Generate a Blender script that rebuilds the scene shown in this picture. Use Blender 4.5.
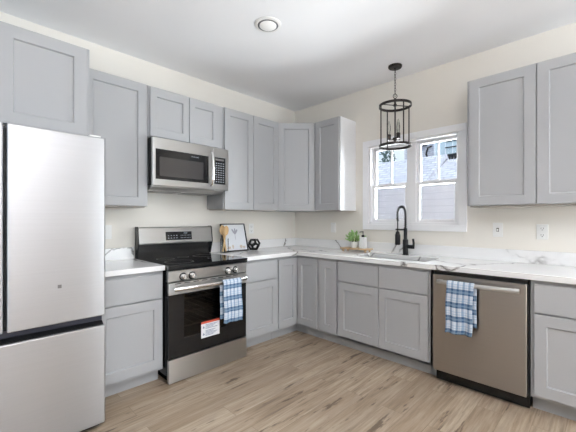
import bpy, bmesh, math, random
from mathutils import Vector, Matrix
random.seed(7)
S = bpy.context.scene
for o in list(bpy.data.objects): bpy.data.objects.remove(o)
R = math.radians
# ------------------------------------------------------------------ camera
CAM = (3.0864, -3.2548, 1.266)
cam = bpy.data.cameras.new('camera'); co = bpy.data.objects.new('camera', cam); S.collection.objects.link(co)
co.location = CAM; co.rotation_euler = (R(90), 0, R(44.705))
cam.sensor_width = 36; cam.lens = 327.2 / 576 * 36; cam.shift_y = 3.49 / 576; cam.clip_start = .05
S.camera = co
# ------------------------------------------------------------------ view, world, sun, window daylight, added fill
S.view_settings.view_transform = 'Standard'; S.view_settings.look = 'None'
S.view_settings.exposure = 0.28; S.view_settings.gamma = 1; S.view_settings.use_curve_mapping = False
S.cycles.use_denoising = True; S.cycles.use_adaptive_sampling = False; S.cycles.max_bounces = 10; S.cycles.diffuse_bounces = 6
S.cycles.transparent_max_bounces = 12; S.cycles.sample_clamp_indirect = 6
S.cycles.caustics_reflective = False; S.cycles.caustics_refractive = False
W = bpy.data.worlds.new('sky'); S.world = W; W.use_nodes = True
wn = W.node_tree.nodes; wl = W.node_tree.links; wn.clear()
wo = wn.new('ShaderNodeOutputWorld'); wb = wn.new('ShaderNodeBackground'); wb.inputs['Strength'].default_value = 1.0
wt = wn.new('ShaderNodeTexCoord'); wno = wn.new('ShaderNodeTexNoise'); wno.inputs['Scale'].default_value = 3.2; wno.inputs['Detail'].default_value = 6
wr = wn.new('ShaderNodeValToRGB'); wr.color_ramp.elements[0].position = .47; wr.color_ramp.elements[0].color = (.42, .66, 1, 1)
wr.color_ramp.elements[1].position = .62; wr.color_ramp.elements[1].color = (1.0, 1.0, 1.0, 1)
wl.new(wt.outputs['Generated'], wno.inputs['Vector']); wl.new(wno.outputs['Fac'], wr.inputs[0]); wl.new(wr.outputs[0], wb.inputs[0]); wl.new(wb.outputs[0], wo.inputs[0])
def light(name, kind, loc, rot, energy, color, **k):
    l = bpy.data.lights.new(name, kind); l.energy = energy; l.color = color
    for a, b in k.items(): setattr(l, a, b)
    o = bpy.data.objects.new(name, l); S.collection.objects.link(o); o.location = loc; o.rotation_euler = rot
    return o
light('sun', 'SUN', (8, -6, 10), Vector((.62, -.48, .95)).to_track_quat('Z', 'Y').to_euler(), 1.7, (1, .95, .88), angle=R(1))
# daylight outside the dining window and the patio door (wall_right), the added windows of wall_back and the sink window
light('dining_window_daylight', 'AREA', (5.62, -.80, 1.30), (0, R(90), 0), 62, (.93, .96, 1), shape='RECTANGLE', size=1.9, size_y=1.0)
light('patio_daylight', 'AREA', (5.62, -4.55, 1.1), (0, R(90), 0), 40, (.84, .91, 1), shape='RECTANGLE', size=2.1, size_y=2.4)
light('back_fill', 'AREA', (2.2, -6.42, 1.5), (R(90), 0, 0), 4, (.98, .99, 1), shape='RECTANGLE', size=3.0, size_y=1.5)  # fill through an unseen window, added to light the sink wall
light('ceiling_fill', 'AREA', (4.1, -3.1, 2.0), (R(180), 0, 0), 130, (.97, .98, 1), shape='DISK', size=1.6)  # upward fill added to brighten the ceiling, not a lamp of the room
light('sink_window_daylight', 'AREA', (1.617, .30, 1.66), (R(-104), 0, 0), 74, (.95, .97, 1), shape='RECTANGLE', size=.9, size_y=.8)

# ------------------------------------------------------------------ materials
def srgb(r, g, b):
    f = lambda c: (c / 255) / 12.92 if c / 255 <= .04045 else ((c / 255 + .055) / 1.055) ** 2.4
    return (f(r), f(g), f(b), 1)
class NT:
    def __init__(s, name):
        s.m = bpy.data.materials.new(name); s.m.use_nodes = True; s.n = s.m.node_tree.nodes; s.l = s.m.node_tree.links
        s.b = s.n['Principled BSDF']
    def new(s, t, **k):
        n = s.n.new(t)
        for a, v in k.items():
            if a[0] == '_': n.inputs[a[1:].replace('_', ' ')].default_value = v
            else: setattr(n, a, v)
        return n
    def link(s, a, b): s.l.new(a, b)
    def noise(s, scale, detail=3, vec=None, rough=.5):
        n = s.new('ShaderNodeTexNoise'); n.inputs['Scale'].default_value = scale; n.inputs['Detail'].default_value = detail; n.inputs['Roughness'].default_value = rough
        if vec is not None: s.link(vec, n.inputs['Vector'])
        return n.outputs['Fac']
    def pos(s, scale=(1, 1, 1), rot=(0, 0, 0), src='Position'):
        if src == 'Position': g = s.new('ShaderNodeNewGeometry').outputs['Position']
        else: g = s.new('ShaderNodeTexCoord').outputs[src]
        m = s.new('ShaderNodeMapping'); m.inputs['Scale'].default_value = scale; m.inputs['Rotation'].default_value = rot
        s.link(g, m.inputs['Vector']); return m.outputs[0]
    def ramp(s, fac, stops):
        r = s.new('ShaderNodeValToRGB'); e = r.color_ramp.elements
        while len(e) < len(stops): e.new(.5)
        for i, (p, c) in enumerate(stops): e[i].position = p; e[i].color = c if len(c) == 4 else (*c, 1)
        s.link(fac, r.inputs[0]); return r.outputs[0]
    def math(s, op, a, b=None, clamp=False):
        n = s.new('ShaderNodeMath', operation=op, use_clamp=clamp)
        for i, v in enumerate((a, b)):
            if v is None: continue
            if isinstance(v, (int, float)): n.inputs[i].default_value = v
            else: s.link(v, n.inputs[i])
        return n.outputs[0]
    def mix(s, fac, a, b, blend='MIX'):
        n = s.new('ShaderNodeMix', data_type='RGBA', blend_type=blend)
        for i, v in ((0, fac), (6, a), (7, b)):
            if isinstance(v, (int, float)): n.inputs[i].default_value = v
            elif isinstance(v, tuple): n.inputs[i].default_value = v
            else: s.link(v, n.inputs[i])
        return n.outputs[2]
    def bump(s, h, strength=.1, dist=.002):
        n = s.new('ShaderNodeBump'); n.inputs['Strength'].default_value = strength; n.inputs['Distance'].default_value = dist
        s.link(h, n.inputs['Height']); s.link(n.outputs[0], s.b.inputs['Normal'])
    def set(s, col=None, rough=None, metal=None, **k):
        if col is not None:
            if isinstance(col, tuple): s.b.inputs['Base Color'].default_value = col
            else: s.link(col, s.b.inputs['Base Color'])
        if rough is not None:
            if isinstance(rough, (int, float)): s.b.inputs['Roughness'].default_value = rough
            else: s.link(rough, s.b.inputs['Roughness'])
        if metal is not None: s.b.inputs['Metallic'].default_value = metal
        for a, v in k.items(): s.b.inputs[a.replace('_', ' ')].default_value = v
        return s.m
def paint(name, col, rough=.5, tex=.06, scale=90, var=.03):
    t = NT(name); v = t.pos()
    n = t.noise(2.0, 2, v)
    c2 = tuple(c * (1 - var) for c in col[:3]) + (1,)
    t.bump(t.noise(scale, 3, v), tex, .001)
    return t.set(t.mix(n, col, c2), rough)
def simple(name, col, rough=.5, metal=0, **k):
    t = NT(name); n = t.noise(60, 2, t.pos())
    c2 = tuple(c * .93 for c in col[:3]) + (1,)
    return t.set(t.mix(n, col, c2), rough, metal, **k)
M = {}
M['wall'] = paint('beige_wall_paint', srgb(234, 230, 222), .7)
M['ceiling'] = paint('white_ceiling_paint', srgb(246, 247, 250), .75)
M['trim'] = paint('white_trim_paint', srgb(250, 250, 252), .35, .02)
M['cab'] = paint('grey_cabinet_paint', srgb(168, 169, 171), .5, .03, 140, .015)
M['end_panel'] = simple('pale_end_panel', srgb(240, 240, 242), .35)  # lighter than the other cabinet faces
M['cabin'] = simple('cabinet_underside', srgb(176, 170, 162), .5)
M['black'] = simple('black_enamel', srgb(12, 12, 14), .14)
M['matte_black'] = simple('matte_black_metal', srgb(26, 26, 29), .38, .4)
M['bronze'] = simple('dark_bronze_metal', srgb(48, 42, 40), .4, .6)
M['rubber'] = simple('black_plastic', srgb(22, 22, 24), .5)
M['white'] = simple('white_plastic', srgb(240, 240, 238), .35)
M['gap'] = simple('gap_shade_grey', srgb(110, 110, 112), .6)
M['slot'] = simple('outlet_slot', srgb(90, 88, 84), .5)
M['ceramic'] = simple('white_ceramic', srgb(236, 236, 234), .25)
M['chrome'] = simple('polished_steel', (.8, .79, .77, 1), .16, 1)
M['rack'] = simple('rack_steel', (.55, .52, .48, 1), .3, 1)
M['enamel'] = simple('oven_cavity_enamel', srgb(60, 52, 46), .4)
def steel(name, col, axis, rough=.25, aniso=.85, arot=.25):
    t = NT(name)
    sc = {'h': (1.5, 1.5, 160)}[axis]   # streak direction
    n = t.noise(1.0, 3, t.pos(sc)); n2 = t.noise(.9, 2, t.pos((1.2, 1.2, .25)))
    c = t.mix(n, col, tuple(x * .93 for x in col[:3]) + (1,))
    r = t.math('ADD', t.math('MULTIPLY', n, .10), rough - .05)
    t.bump(n2, .05, .004)
    tg = t.new('ShaderNodeVectorMath', operation='CROSS_PRODUCT'); t.link(t.new('ShaderNodeNewGeometry').outputs['Normal'], tg.inputs[0]); tg.inputs[1].default_value = (.02, .015, 1)
    t.link(tg.outputs[0], t.b.inputs['Tangent'])   # horizontal brushing
    return t.set(c, r, 1, Anisotropic=aniso, Anisotropic_Rotation=arot)
M['steel'] = steel('brushed_stainless_steel', (.58, .575, .565, 1), 'h', .30)
M['steel_fridge'] = steel('brushed_fridge_steel', (.47, .475, .49, 1), 'h', .32, .9)
M['steel_dw'] = steel('reflection_tinted_steel', (.37, .33, .295, 1), 'h', .33)  # reflection of floor and darker room put into the steel colour
def blackglass(name, rough=.04):
    t = NT(name); n = t.noise(40, 2, t.pos())
    return t.set(t.mix(n, (.006, .006, .007, 1), (.010, .010, .011, 1)), rough, 0, IOR=1.5)
M['glass_black'] = blackglass('black_ceramic_glass')
def paneglass(name, tint, refl=.08, fres=1.45):
    t = NT(name); t.n.remove(t.b)
    tr = t.new('ShaderNodeBsdfTransparent'); tr.inputs[0].default_value = tint
    gl = t.new('ShaderNodeBsdfGlossy'); gl.inputs['Roughness'].default_value = .02
    f = t.new('ShaderNodeFresnel'); f.inputs[0].default_value = fres
    mx = t.new('ShaderNodeMixShader'); t.link(f.outputs[0], mx.inputs[0]); t.link(tr.outputs[0], mx.inputs[1]); t.link(gl.outputs[0], mx.inputs[2])
    t.link(mx.outputs[0], t.n['Material Output'].inputs['Surface']); return t.m
M['pane'] = paneglass('clear_window_glass', (.95, .97, .97, 1))
M['oven_glass'] = paneglass('tinted_oven_glass', (.42, .40, .38, 1))
M['jar'] = paneglass('clear_jar_glass', (.985, .99, .99, 1), fres=1.12)
def floor_mat():
    t = NT('oak_plank_floor')
    v = t.pos((1, 1, 1), (0, 0, R(90)))
    br = t.new('ShaderNodeTexBrick', offset=.37, offset_frequency=2); t.link(v, br.inputs['Vector'])
    for k, x in (('Scale', 1), ('Mortar Size', .0012), ('Mortar Smooth', .1), ('Bias', 0), ('Brick Width', 1.22), ('Row Height', .152)): br.inputs[k].default_value = x
    br.inputs['Color1'].default_value = (0, 0, 0, 1); br.inputs['Color2'].default_value = (1, 1, 1, 1); br.inputs['Mortar'].default_value = (.5, .5, .5, 1)
    rnd = br.outputs['Color']
    off = t.new('ShaderNodeVectorMath', operation='SCALE'); t.link(rnd, off.inputs[0]); off.inputs['Scale'].default_value = 37
    add = t.new('ShaderNodeVectorMath', operation='ADD'); t.link(v, add.inputs[0]); t.link(off.outputs[0], add.inputs[1])
    def mp(sc):
        m = t.new('ShaderNodeMapping'); m.inputs['Scale'].default_value = sc; t.link(add.outputs[0], m.inputs['Vector']); return m.outputs[0]
    g1 = t.noise(1, 5, mp((1.3, 13, 1)), .6); g2 = t.noise(1, 6, mp((3.0, 55, 1)), .68); g3 = t.noise(1, 4, mp((2.6, 15, 3)), .65)
    base = t.ramp(g1, [(.30, srgb(104, 88, 74)), (.45, srgb(168, 147, 123)), (.66, srgb(194, 179, 160))])
    c = t.mix(.55, base, t.ramp(g2, [(.34, srgb(98, 83, 68)), (.50, srgb(162, 144, 124)), (.70, srgb(203, 189, 171))]))
    sep = t.new('ShaderNodeSeparateColor'); t.link(rnd, sep.inputs[0])
    c = t.mix(t.math('MULTIPLY', sep.outputs[0], .45), c, srgb(132, 112, 92))
    crack = t.ramp(g3, [(.60, (0, 0, 0)), (.67, (1, 1, 1))])
    c = t.mix(t.math('MULTIPLY', crack, .8), c, srgb(76, 58, 44))
    c = t.mix(t.math('MULTIPLY', br.outputs['Fac'], .55), c, srgb(96, 78, 62))
    t.bump(t.math('SUBTRACT', g2, t.math('MULTIPLY', br.outputs['Fac'], .8)), .18, .0015)
    return t.set(c, t.math('ADD', t.math('MULTIPLY', g2, .15), .33), 0)
M['floor'] = floor_mat()
def quartz():
    t = NT('white_veined_quartz'); v = t.pos()
    d = t.new('ShaderNodeTexNoise'); d.inputs['Scale'].default_value = 2.4; d.inputs['Detail'].default_value = 5; t.link(v, d.inputs['Vector'])
    vm = t.new('ShaderNodeVectorMath', operation='SCALE'); t.link(d.outputs['Color'], vm.inputs[0]); vm.inputs['Scale'].default_value = .55
    va = t.new('ShaderNodeVectorMath', operation='ADD'); t.link(v, va.inputs[0]); t.link(vm.outputs[0], va.inputs[1])
    vo = t.new('ShaderNodeTexVoronoi', feature='DISTANCE_TO_EDGE'); vo.inputs['Scale'].default_value = 1.15; t.link(va.outputs[0], vo.inputs['Vector'])
    line = t.math('SUBTRACT', 1.0, t.math('MULTIPLY', vo.outputs['Distance'], 60), True)
    soft = t.math('SUBTRACT', 1.0, t.math('MULTIPLY', vo.outputs['Distance'], 14), True)
    br = t.ramp(t.noise(3.5, 3, v), [(.38, (0, 0, 0)), (.52, (1, 1, 1))])
    m = t.math('MULTIPLY', line, br)
    c = t.mix(t.math('MULTIPLY', soft, .16), srgb(240, 240, 240), srgb(190, 188, 186))
    c = t.mix(t.math('MULTIPLY', m, .95), c, srgb(92, 88, 84))
    return t.set(c, .16, 0)
M['quartz'] = quartz()
def wood(name, a, b, sc=(8, 8, 90), rot=(0, 0, 0)):
    t = NT(name); n = t.noise(1, 4, t.pos(sc, rot, 'Object'), .6)
    return t.set(t.mix(n, a, b), .5)
M['spoon'] = wood('honey_beech_wood', srgb(226, 196, 150), srgb(196, 158, 110), (60, 60, 6))
M['tray'] = wood('pale_mango_wood', srgb(222, 196, 160), srgb(178, 144, 108), (6, 90, 60))
def plaid():
    t = NT('blue_plaid_cotton')
    uv = t.new('ShaderNodeUVMap', uv_map='uv'); s = t.new('ShaderNodeSeparateXYZ'); t.link(uv.outputs[0], s.inputs[0])
    def band(x, per, lo, hi):
        f = t.math('MODULO', x, per); return t.math('MULTIPLY', t.math('GREATER_THAN', f, lo * per), t.math('LESS_THAN', f, hi * per))
    X, Y = s.outputs[0], s.outputs[1]
    # x in metres across, y in metres along the cloth
    def layer(x, per):
        wide = band(x, per, .12, .52); thin = t.math('ADD', band(x, per, .62, .69), band(x, per, .80, .87)); core = band(x, per, .24, .36)
        return wide, thin, core
    wx, tx, cx_ = layer(X, .038); wy, ty, cy_ = layer(Y, .098)
    c = srgb(208, 214, 222)
    c = t.mix(t.math('MULTIPLY', wx, .6), c, srgb(58, 106, 148)); c = t.mix(t.math('MULTIPLY', tx, .35), c, srgb(90, 140, 180))
    c = t.mix(t.math('MULTIPLY', wy, .78), c, srgb(34, 86, 128)); c = t.mix(t.math('MULTIPLY', ty, .35), c, srgb(90, 140, 180))
    c = t.mix(t.math('MULTIPLY', t.math('MULTIPLY', wy, wx), .55), c, srgb(22, 66, 108))
    c = t.mix(t.math('MULTIPLY', cy_, .35), c, srgb(150, 178, 200))
    t.bump(t.noise(900, 2, t.pos(src='Object')), .25, .001)
    return t.set(c, .9)
M['plaid'] = plaid()
def leafmat(name, a, b):
    t = NT(name); n = t.noise(30, 2, t.pos()); return t.set(t.mix(n, a, b), .55)
M['leaf'] = leafmat('pale_green_leaf', srgb(196, 226, 160), srgb(120, 168, 96))
M['stem'] = leafmat('plant_stem', srgb(90, 120, 60), srgb(80, 100, 50))
M['soil'] = simple('potting_soil', srgb(60, 45, 34), .9)
M['tree_leaf'] = leafmat('tree_leaf', srgb(84, 116, 110), srgb(46, 74, 70))
M['bark'] = simple('tree_bark', srgb(110, 95, 80), .9)
M['print_paper'] = simple('print_paper', srgb(232, 235, 240), .6)
M['print_grey'] = simple('print_grey_ink', srgb(172, 172, 184), .7)
M['print_tan'] = simple('print_tan_ink', srgb(214, 200, 186), .7)
M['label_white'] = simple('label_paper', srgb(236, 238, 242), .5)
M['label_red'] = simple('label_red_ink', srgb(205, 84, 62), .5)
M['label_blue'] = simple('label_blue_ink', srgb(104, 120, 150), .5)
M['ink'] = simple('label_dark_ink', srgb(30, 30, 34), .5)
M['mark'] = simple('printed_light_marks', srgb(150, 156, 164), .5)
M['badge'] = simple('grey_badge', srgb(120, 118, 116), .35, .6)
M['bulb'] = paneglass('clear_bulb_glass', (.95, .95, .93, 1))
t = NT('lamp_lens'); M['lens'] = t.set(srgb(235, 235, 235), .4, 0, Emission_Color=(1, .98, .95, 1), Emission_Strength=.12)
t = NT('display_glow'); M['glow'] = t.set((.02, .02, .02, 1), .3, 0, Emission_Color=(.7, .85, 1, 1), Emission_Strength=.5)
# exterior
def siding():
    t = NT('lavender_siding'); v = t.pos()
    s = t.new('ShaderNodeSeparateXYZ'); t.link(v, s.inputs[0])
    f = t.math('MODULO', s.outputs[2], .115); l = t.math('LESS_THAN', f, .012)
    c = t.mix(t.math('MULTIPLY', l, .35), srgb(214, 203, 207), srgb(160, 150, 160))
    t.bump(f, .5, .05); return t.set(c, .7)
M['siding'] = siding()
def shingle():
    t = NT('pale_grey_shingles'); br = t.new('ShaderNodeTexBrick'); t.link(t.pos((1, 1.0, 1)), br.inputs['Vector'])
    for k, x in (('Scale', 1), ('Mortar Size', .012), ('Brick Width', .3), ('Row Height', .14)): br.inputs[k].default_value = x
    br.inputs['Color1'].default_value = srgb(232, 230, 234); br.inputs['Color2'].default_value = srgb(206, 204, 212); br.inputs['Mortar'].default_value = srgb(170, 168, 178)
    return t.set(br.outputs[0], .8)
M['shingle'] = shingle()
def brick():
    t = NT('whitewashed_brick'); br = t.new('ShaderNodeTexBrick'); t.link(t.pos((1, 1, 1), (R(90), 0, 0)), br.inputs['Vector'])
    for k, x in (('Scale', 1), ('Mortar Size', .012), ('Brick Width', .22), ('Row Height', .075)): br.inputs[k].default_value = x
    br.inputs['Color1'].default_value = srgb(240, 238, 242); br.inputs['Color2'].default_value = srgb(220, 216, 224); br.inputs['Mortar'].default_value = srgb(196, 194, 202)
    return t.set(br.outputs[0], .8)
M['brick'] = brick()
M['far_glass'] = simple('distant_window_glass', srgb(214, 228, 232), .15)
M['grass'] = paint('lawn', srgb(130, 150, 96), .9, .3, 60, .3)

# ------------------------------------------------------------------ geometry helpers
XA = Matrix(((0, 1, 0, 0), (-1, 0, 0, 0), (0, 0, 1, 0), (0, 0, 0, 1)))      # (u along wall A, depth, z) -> world: x=depth, y=-u
XB = Matrix(((1, 0, 0, 0), (0, -1, 0, 0), (0, 0, 1, 0), (0, 0, 0, 1)))      # (u along wall B, depth, z) -> world: x=u, y=-depth
ID = Matrix.Identity(4)
def root_loc(p):
    while p.parent: p = p.parent
    return p.location.copy()
class MB:
    def __init__(s, xf=ID): s.bm = bmesh.new(); s.xf = xf
    def v(s, p): return s.bm.verts.new(s.xf @ Vector(p))
    def face(s, vs):
        try: return s.bm.faces.new(vs)
        except ValueError: return None
    def box(s, a, b):
        x0, x1 = sorted((a[0], b[0])); y0, y1 = sorted((a[1], b[1])); z0, z1 = sorted((a[2], b[2]))
        p = [s.v((x, y, z)) for z in (z0, z1) for y in (y0, y1) for x in (x0, x1)]
        for f in ((0, 2, 3, 1), (4, 5, 7, 6), (0, 1, 5, 4), (2, 6, 7, 3), (0, 4, 6, 2), (1, 3, 7, 5)): s.face([p[i] for i in f])
        return s
    def prism(s, poly, axis, a, b):
        """poly of 2D points, extruded along axis index between a and b"""
        def P(q, h):
            c = [q[0], q[1]]; c.insert(axis, h); return c
        A = [s.v(P(q, a)) for q in poly]; B = [s.v(P(q, b)) for q in poly]; n = len(poly)
        s.face(A); s.face(B[::-1])
        for i in range(n): s.face([A[i], B[i], B[(i + 1) % n], A[(i + 1) % n]])
        return s
    def loft(s, rings, closed=True, cap=True):
        Rn = [[s.v(p) for p in r] for r in rings]; n = len(Rn[0])
        for a, b in zip(Rn, Rn[1:]):
            for i in range(n if closed else n - 1): s.face([a[i], a[(i + 1) % n], b[(i + 1) % n], b[i]])
        if cap and closed: s.face(Rn[0][::-1]); s.face(Rn[-1])
        return s
    def lathe(s, prof, c=(0, 0, 0), n=28, axis='z', cap=True):
        rings = []
        for r, h in prof:
            ring = []
            for i in range(n):
                a = 2 * math.pi * i / n; x, y = r * math.cos(a), r * math.sin(a)
                p = {'z': (x, y, h), 'x': (h, x, y), 'y': (x, h, y)}[axis]
                ring.append((c[0] + p[0], c[1] + p[1], c[2] + p[2]))
            rings.append(ring)
        return s.loft(rings, cap=cap)
    def tube(s, pts, r, n=10, closed=False, rr=None):
        pts = [Vector(p) for p in pts]; m = len(pts); rings = []; up = None
        for i, p in enumerate(pts):
            if closed: d = pts[(i + 1) % m] - pts[i - 1]
            else: d = pts[min(i + 1, m - 1)] - pts[max(i - 1, 0)]
            d.normalize()
            if up is None: up = Vector((0, 0, 1)) if abs(d.z) < .9 else Vector((1, 0, 0))
            a = d.cross(up).normalized(); up = a.cross(d).normalized()
            q = (rr[i] if rr else r)
            rings.append([p + q * (math.cos(2 * math.pi * k / n) * a + math.sin(2 * math.pi * k / n) * up) for k in range(n)])
        if closed: return s.loft(rings + [rings[0]], cap=False)
        return s.loft(rings)
    def ring(s, c, R_, w, h, n=40, axis='z'):
        """flat band ring: radial width w, height h"""
        prof = [(R_ - w / 2, -h / 2), (R_ + w / 2, -h / 2), (R_ + w / 2, h / 2), (R_ - w / 2, h / 2), (R_ - w / 2, -h / 2)]
        return s.lathe(prof, c, n, axis, cap=False)
    def sphere(s, c, r, n=12, sc=(1, 1, 1)):
        prof = [(max(1e-4, r * math.sin(math.pi * k / n)), r * math.cos(math.pi * k / n)) for k in range(n + 1)]
        rings = []
        for q, h in prof:
            rings.append([(c[0] + sc[0] * q * math.cos(2 * math.pi * i / (2 * n)), c[1] + sc[1] * q * math.sin(2 * math.pi * i / (2 * n)), c[2] + sc[2] * h) for i in range(2 * n)])
        return s.loft(rings)
    def cells(s, xs, ys, keep, z0, z1):
        g = {}
        def V(i, j, z):
            if (i, j, z) not in g: g[i, j, z] = s.v((xs[i], ys[j], z))
            return g[i, j, z]
        K = lambda i, j: 0 <= i < len(xs) - 1 and 0 <= j < len(ys) - 1 and keep(i, j)
        for i in range(len(xs) - 1):
            for j in range(len(ys) - 1):
                if not K(i, j): continue
                for z in (z0, z1): s.face([V(i, j, z), V(i + 1, j, z), V(i + 1, j + 1, z), V(i, j + 1, z)])
                for (di, dj), (a, b) in (((-1, 0), ((i, j), (i, j + 1))), ((1, 0), ((i + 1, j), (i + 1, j + 1))), ((0, -1), ((i, j), (i + 1, j))), ((0, 1), ((i, j + 1), (i + 1, j + 1)))):
                    if not K(i + di, j + dj): s.face([V(*a, z0), V(*b, z0), V(*b, z1), V(*a, z1)])
        return s
    def shaker(s, u0, u1, z0, z1, d0, d1, st=.066, rail=.07, rec=.012):
        """door slab with a recessed panel, facing +depth"""
        c = .0012
        def rg(a, b, p, q, d): return [(a, d, p), (b, d, p), (b, d, q), (a, d, q)]
        rings = [rg(u0, u1, z0, z1, d0), rg(u0, u1, z0, z1, d1 - c), rg(u0 + c, u1 - c, z0 + c, z1 - c, d1),
                 rg(u0 + st, u1 - st, z0 + rail, z1 - rail, d1), rg(u0 + st + .006, u1 - st - .006, z0 + rail + .006, z1 - rail - .006, d1 - rec)]
        return s.loft(rings)
    def build(s, name, mat, parent=None, bevel=0, smooth=None, seg=2):
        bmesh.ops.recalc_face_normals(s.bm, faces=s.bm.faces)
        me = bpy.data.meshes.new(name)
        if parent is not None:
            bmesh.ops.translate(s.bm, verts=s.bm.verts, vec=-root_loc(parent))
        s.bm.to_mesh(me); s.bm.free(); me.materials.append(mat if not isinstance(mat, str) else M[mat])
        if smooth:
            me.polygons.foreach_set('use_smooth', [True] * len(me.polygons)); me.set_sharp_from_angle(angle=R(smooth))
        o = bpy.data.objects.new(name, me); S.collection.objects.link(o)
        if parent is not None: o.parent = parent
        if bevel:
            b = o.modifiers.new('edge', 'BEVEL'); b.width = bevel; b.segments = seg; b.limit_method = 'ANGLE'; b.angle_limit = R(40)
        return o
def tag(o, label=None, cat=None, group=None, kind=None):
    if label: o['label'] = label
    if cat: o['category'] = cat
    if group: o['group'] = group
    if kind: o['kind'] = kind
    return o
def empty(name, loc, label, cat, group=None):
    o = bpy.data.objects.new(name, None); S.collection.objects.link(o); o.location = loc; o.empty_display_size = .05
    bpy.context.view_layer.update()
    return tag(o, label, cat, group)
def struct(name, mb, mat, parent=None, **k):
    o = mb.build(name, mat, parent, **k)
    if parent is None: tag(o, kind='structure')
    return o
def text(name, body, loc, rot, size, mat, parent, ext=.0003):
    c = bpy.data.curves.new(name, 'FONT'); c.body = body; c.size = size; c.extrude = ext; c.align_x = 'CENTER'; c.align_y = 'CENTER'
    c.materials.append(M[mat]); tmp = bpy.data.objects.new('tmp', c); S.collection.objects.link(tmp)
    dg = bpy.context.evaluated_depsgraph_get(); me = bpy.data.meshes.new_from_object(tmp.evaluated_get(dg))
    bpy.data.objects.remove(tmp)
    me.transform(Matrix.Translation(Vector(loc) - root_loc(parent)) @ rot.to_4x4())
    o = bpy.data.objects.new(name, me); S.collection.objects.link(o); o.parent = parent; return o
ROT_A = Matrix(((0, 0, 1), (1, 0, 0), (0, 1, 0)))      # text on a face looking to +x
ROT_B = Matrix(((1, 0, 0), (0, 0, -1), (0, 1, 0)))     # text on a face looking to -y

# ------------------------------------------------------------------ room shell
CH = 2.743; RX = 5.4; RY = -6.2; T = .14
WX0, WX1, WZ0, WZ1 = 1.15, 2.085, 1.215, 2.08          # kitchen window opening
struct('floor', MB().box((-.14, RY - .14, -.08), (RX + .14, .14, 0)), 'floor')
struct('ceiling', MB().box((-.14, RY - .14, CH), (RX + .14, .14, CH + .12)), 'ceiling')
struct('wall_left', MB().box((-T, RY - T, 0), (0, T, CH)), 'wall')
def wall_hole(name, xf, u0, u1, h, mat='wall'):
    """wall from depth -T to 0 in a wall frame, with rectangular holes [(a,b,z0,z1)]"""
    us = sorted({u0, u1, *[x for q in h for x in q[:2]]}); zs = sorted({0, CH, *[x for q in h for x in q[2:]]})
    keep = lambda i, j: not any(q[0] <= (us[i] + us[i + 1]) / 2 <= q[1] and q[2] <= (zs[j] + zs[j + 1]) / 2 <= q[3] for q in h)
    sw = xf @ Matrix(((1, 0, 0, 0), (0, 0, 1, 0), (0, 1, 0, 0), (0, 0, 0, 1)))
    return struct(name, MB(sw).cells(us, zs, keep, -T, 0), mat)
wall_hole('wall_front', XB, 0, RX, [(WX0, WX1, WZ0, WZ1)])
XR = Matrix(((0, -1, 0, RX), (-1, 0, 0, 0), (0, 0, 1, 0), (0, 0, 0, 1)))     # wall at x=RX: u = -y, depth into the room
XK = Matrix(((1, 0, 0, 0), (0, 1, 0, RY), (0, 0, 1, 0), (0, 0, 0, 1)))       # wall at y=RY
wall_hole('wall_right', XR, 0, -RY, [(.3, 1.3, .35, 2.2), (3.35, 5.75, .04, 2.15)])
wall_hole('wall_back', XK, 0, RX, [(.8, 3.6, .85, 2.2)])
# baseboards behind the camera
struct('baseboard_right', MB(XR).box((0, 0, 0), (1.87, .014, .12)).box((2.87, 0, 0), (3.26, .014, .12)).box((5.84, 0, 0), (-RY, .014, .12)), 'trim', bevel=.003)
struct('baseboard_back', MB(XK).box((0, 0, 0), (RX, .014, .12)), 'trim', bevel=.003)
# kitchen window (double hung twin)
w = struct('window_1', MB(XB).box((WX0 - .075, 0, WZ1), (WX1 + .068, .018, WZ1 + .065)).box((WX0 - .075, 0, WZ0 - .062), (WX1 + .068, .018, WZ0))
           .box((WX0 - .075, 0, WZ0), (WX0, .018, WZ1)).box((WX1, 0, WZ0), (WX1 + .068, .018, WZ1)), 'trim', bevel=.003)
MB(XB).box((WX0, -T, WZ0), (WX0 + .016, 0, WZ1)).box((WX1 - .016, -T, WZ0), (WX1, 0, WZ1)).box((WX0, -T, WZ1 - .016), (WX1, 0, WZ1)).box((WX0, -T, WZ0), (WX1, 0, WZ0 + .02)).build('window_jamb', M['trim'], w, bevel=.002)
MB(XB).box((1.582, -.12, WZ0 + .02), (1.668, -.03, WZ1 - .016)).build('window_mullion', M['trim'], w, bevel=.003)
def sash(u0, u1, z0, z1, d, fw=.03, bars=()):
    m = MB(XB).box((u0, d, z0), (u0 + fw, d + .03, z1)).box((u1 - fw, d, z0), (u1, d + .03, z1)).box((u0 + fw, d, z0), (u1 - fw, d + .03, z0 + fw)).box((u0 + fw, d, z1 - fw), (u1 - fw, d + .03, z1))
    for b in bars: m.box((b - .008, d + .006, z0 + fw), (b + .008, d + .024, z1 - fw))
    f = m.build('window_sash', M['trim'], w, bevel=.002)
    MB(XB).box((u0 + fw, d + .012, z0 + fw), (u1 - fw, d + .018, z1 - fw)).build('window_glass', M['pane'], f)
    return f
for a, b in ((WX0 + .016, 1.582), (1.668, WX1 - .016)):
    mid = (a + b) / 2
    sash(a, b, 1.615, WZ1 - .016, -.105, bars=(mid,))
    f = sash(a, b, WZ0 + .02, 1.65, -.068, .034)
    MB(XB).box((mid - .03, -.040, 1.650), (mid + .03, -.058, 1.660)).build('sash_lock', M['white'], f, bevel=.002)
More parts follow.
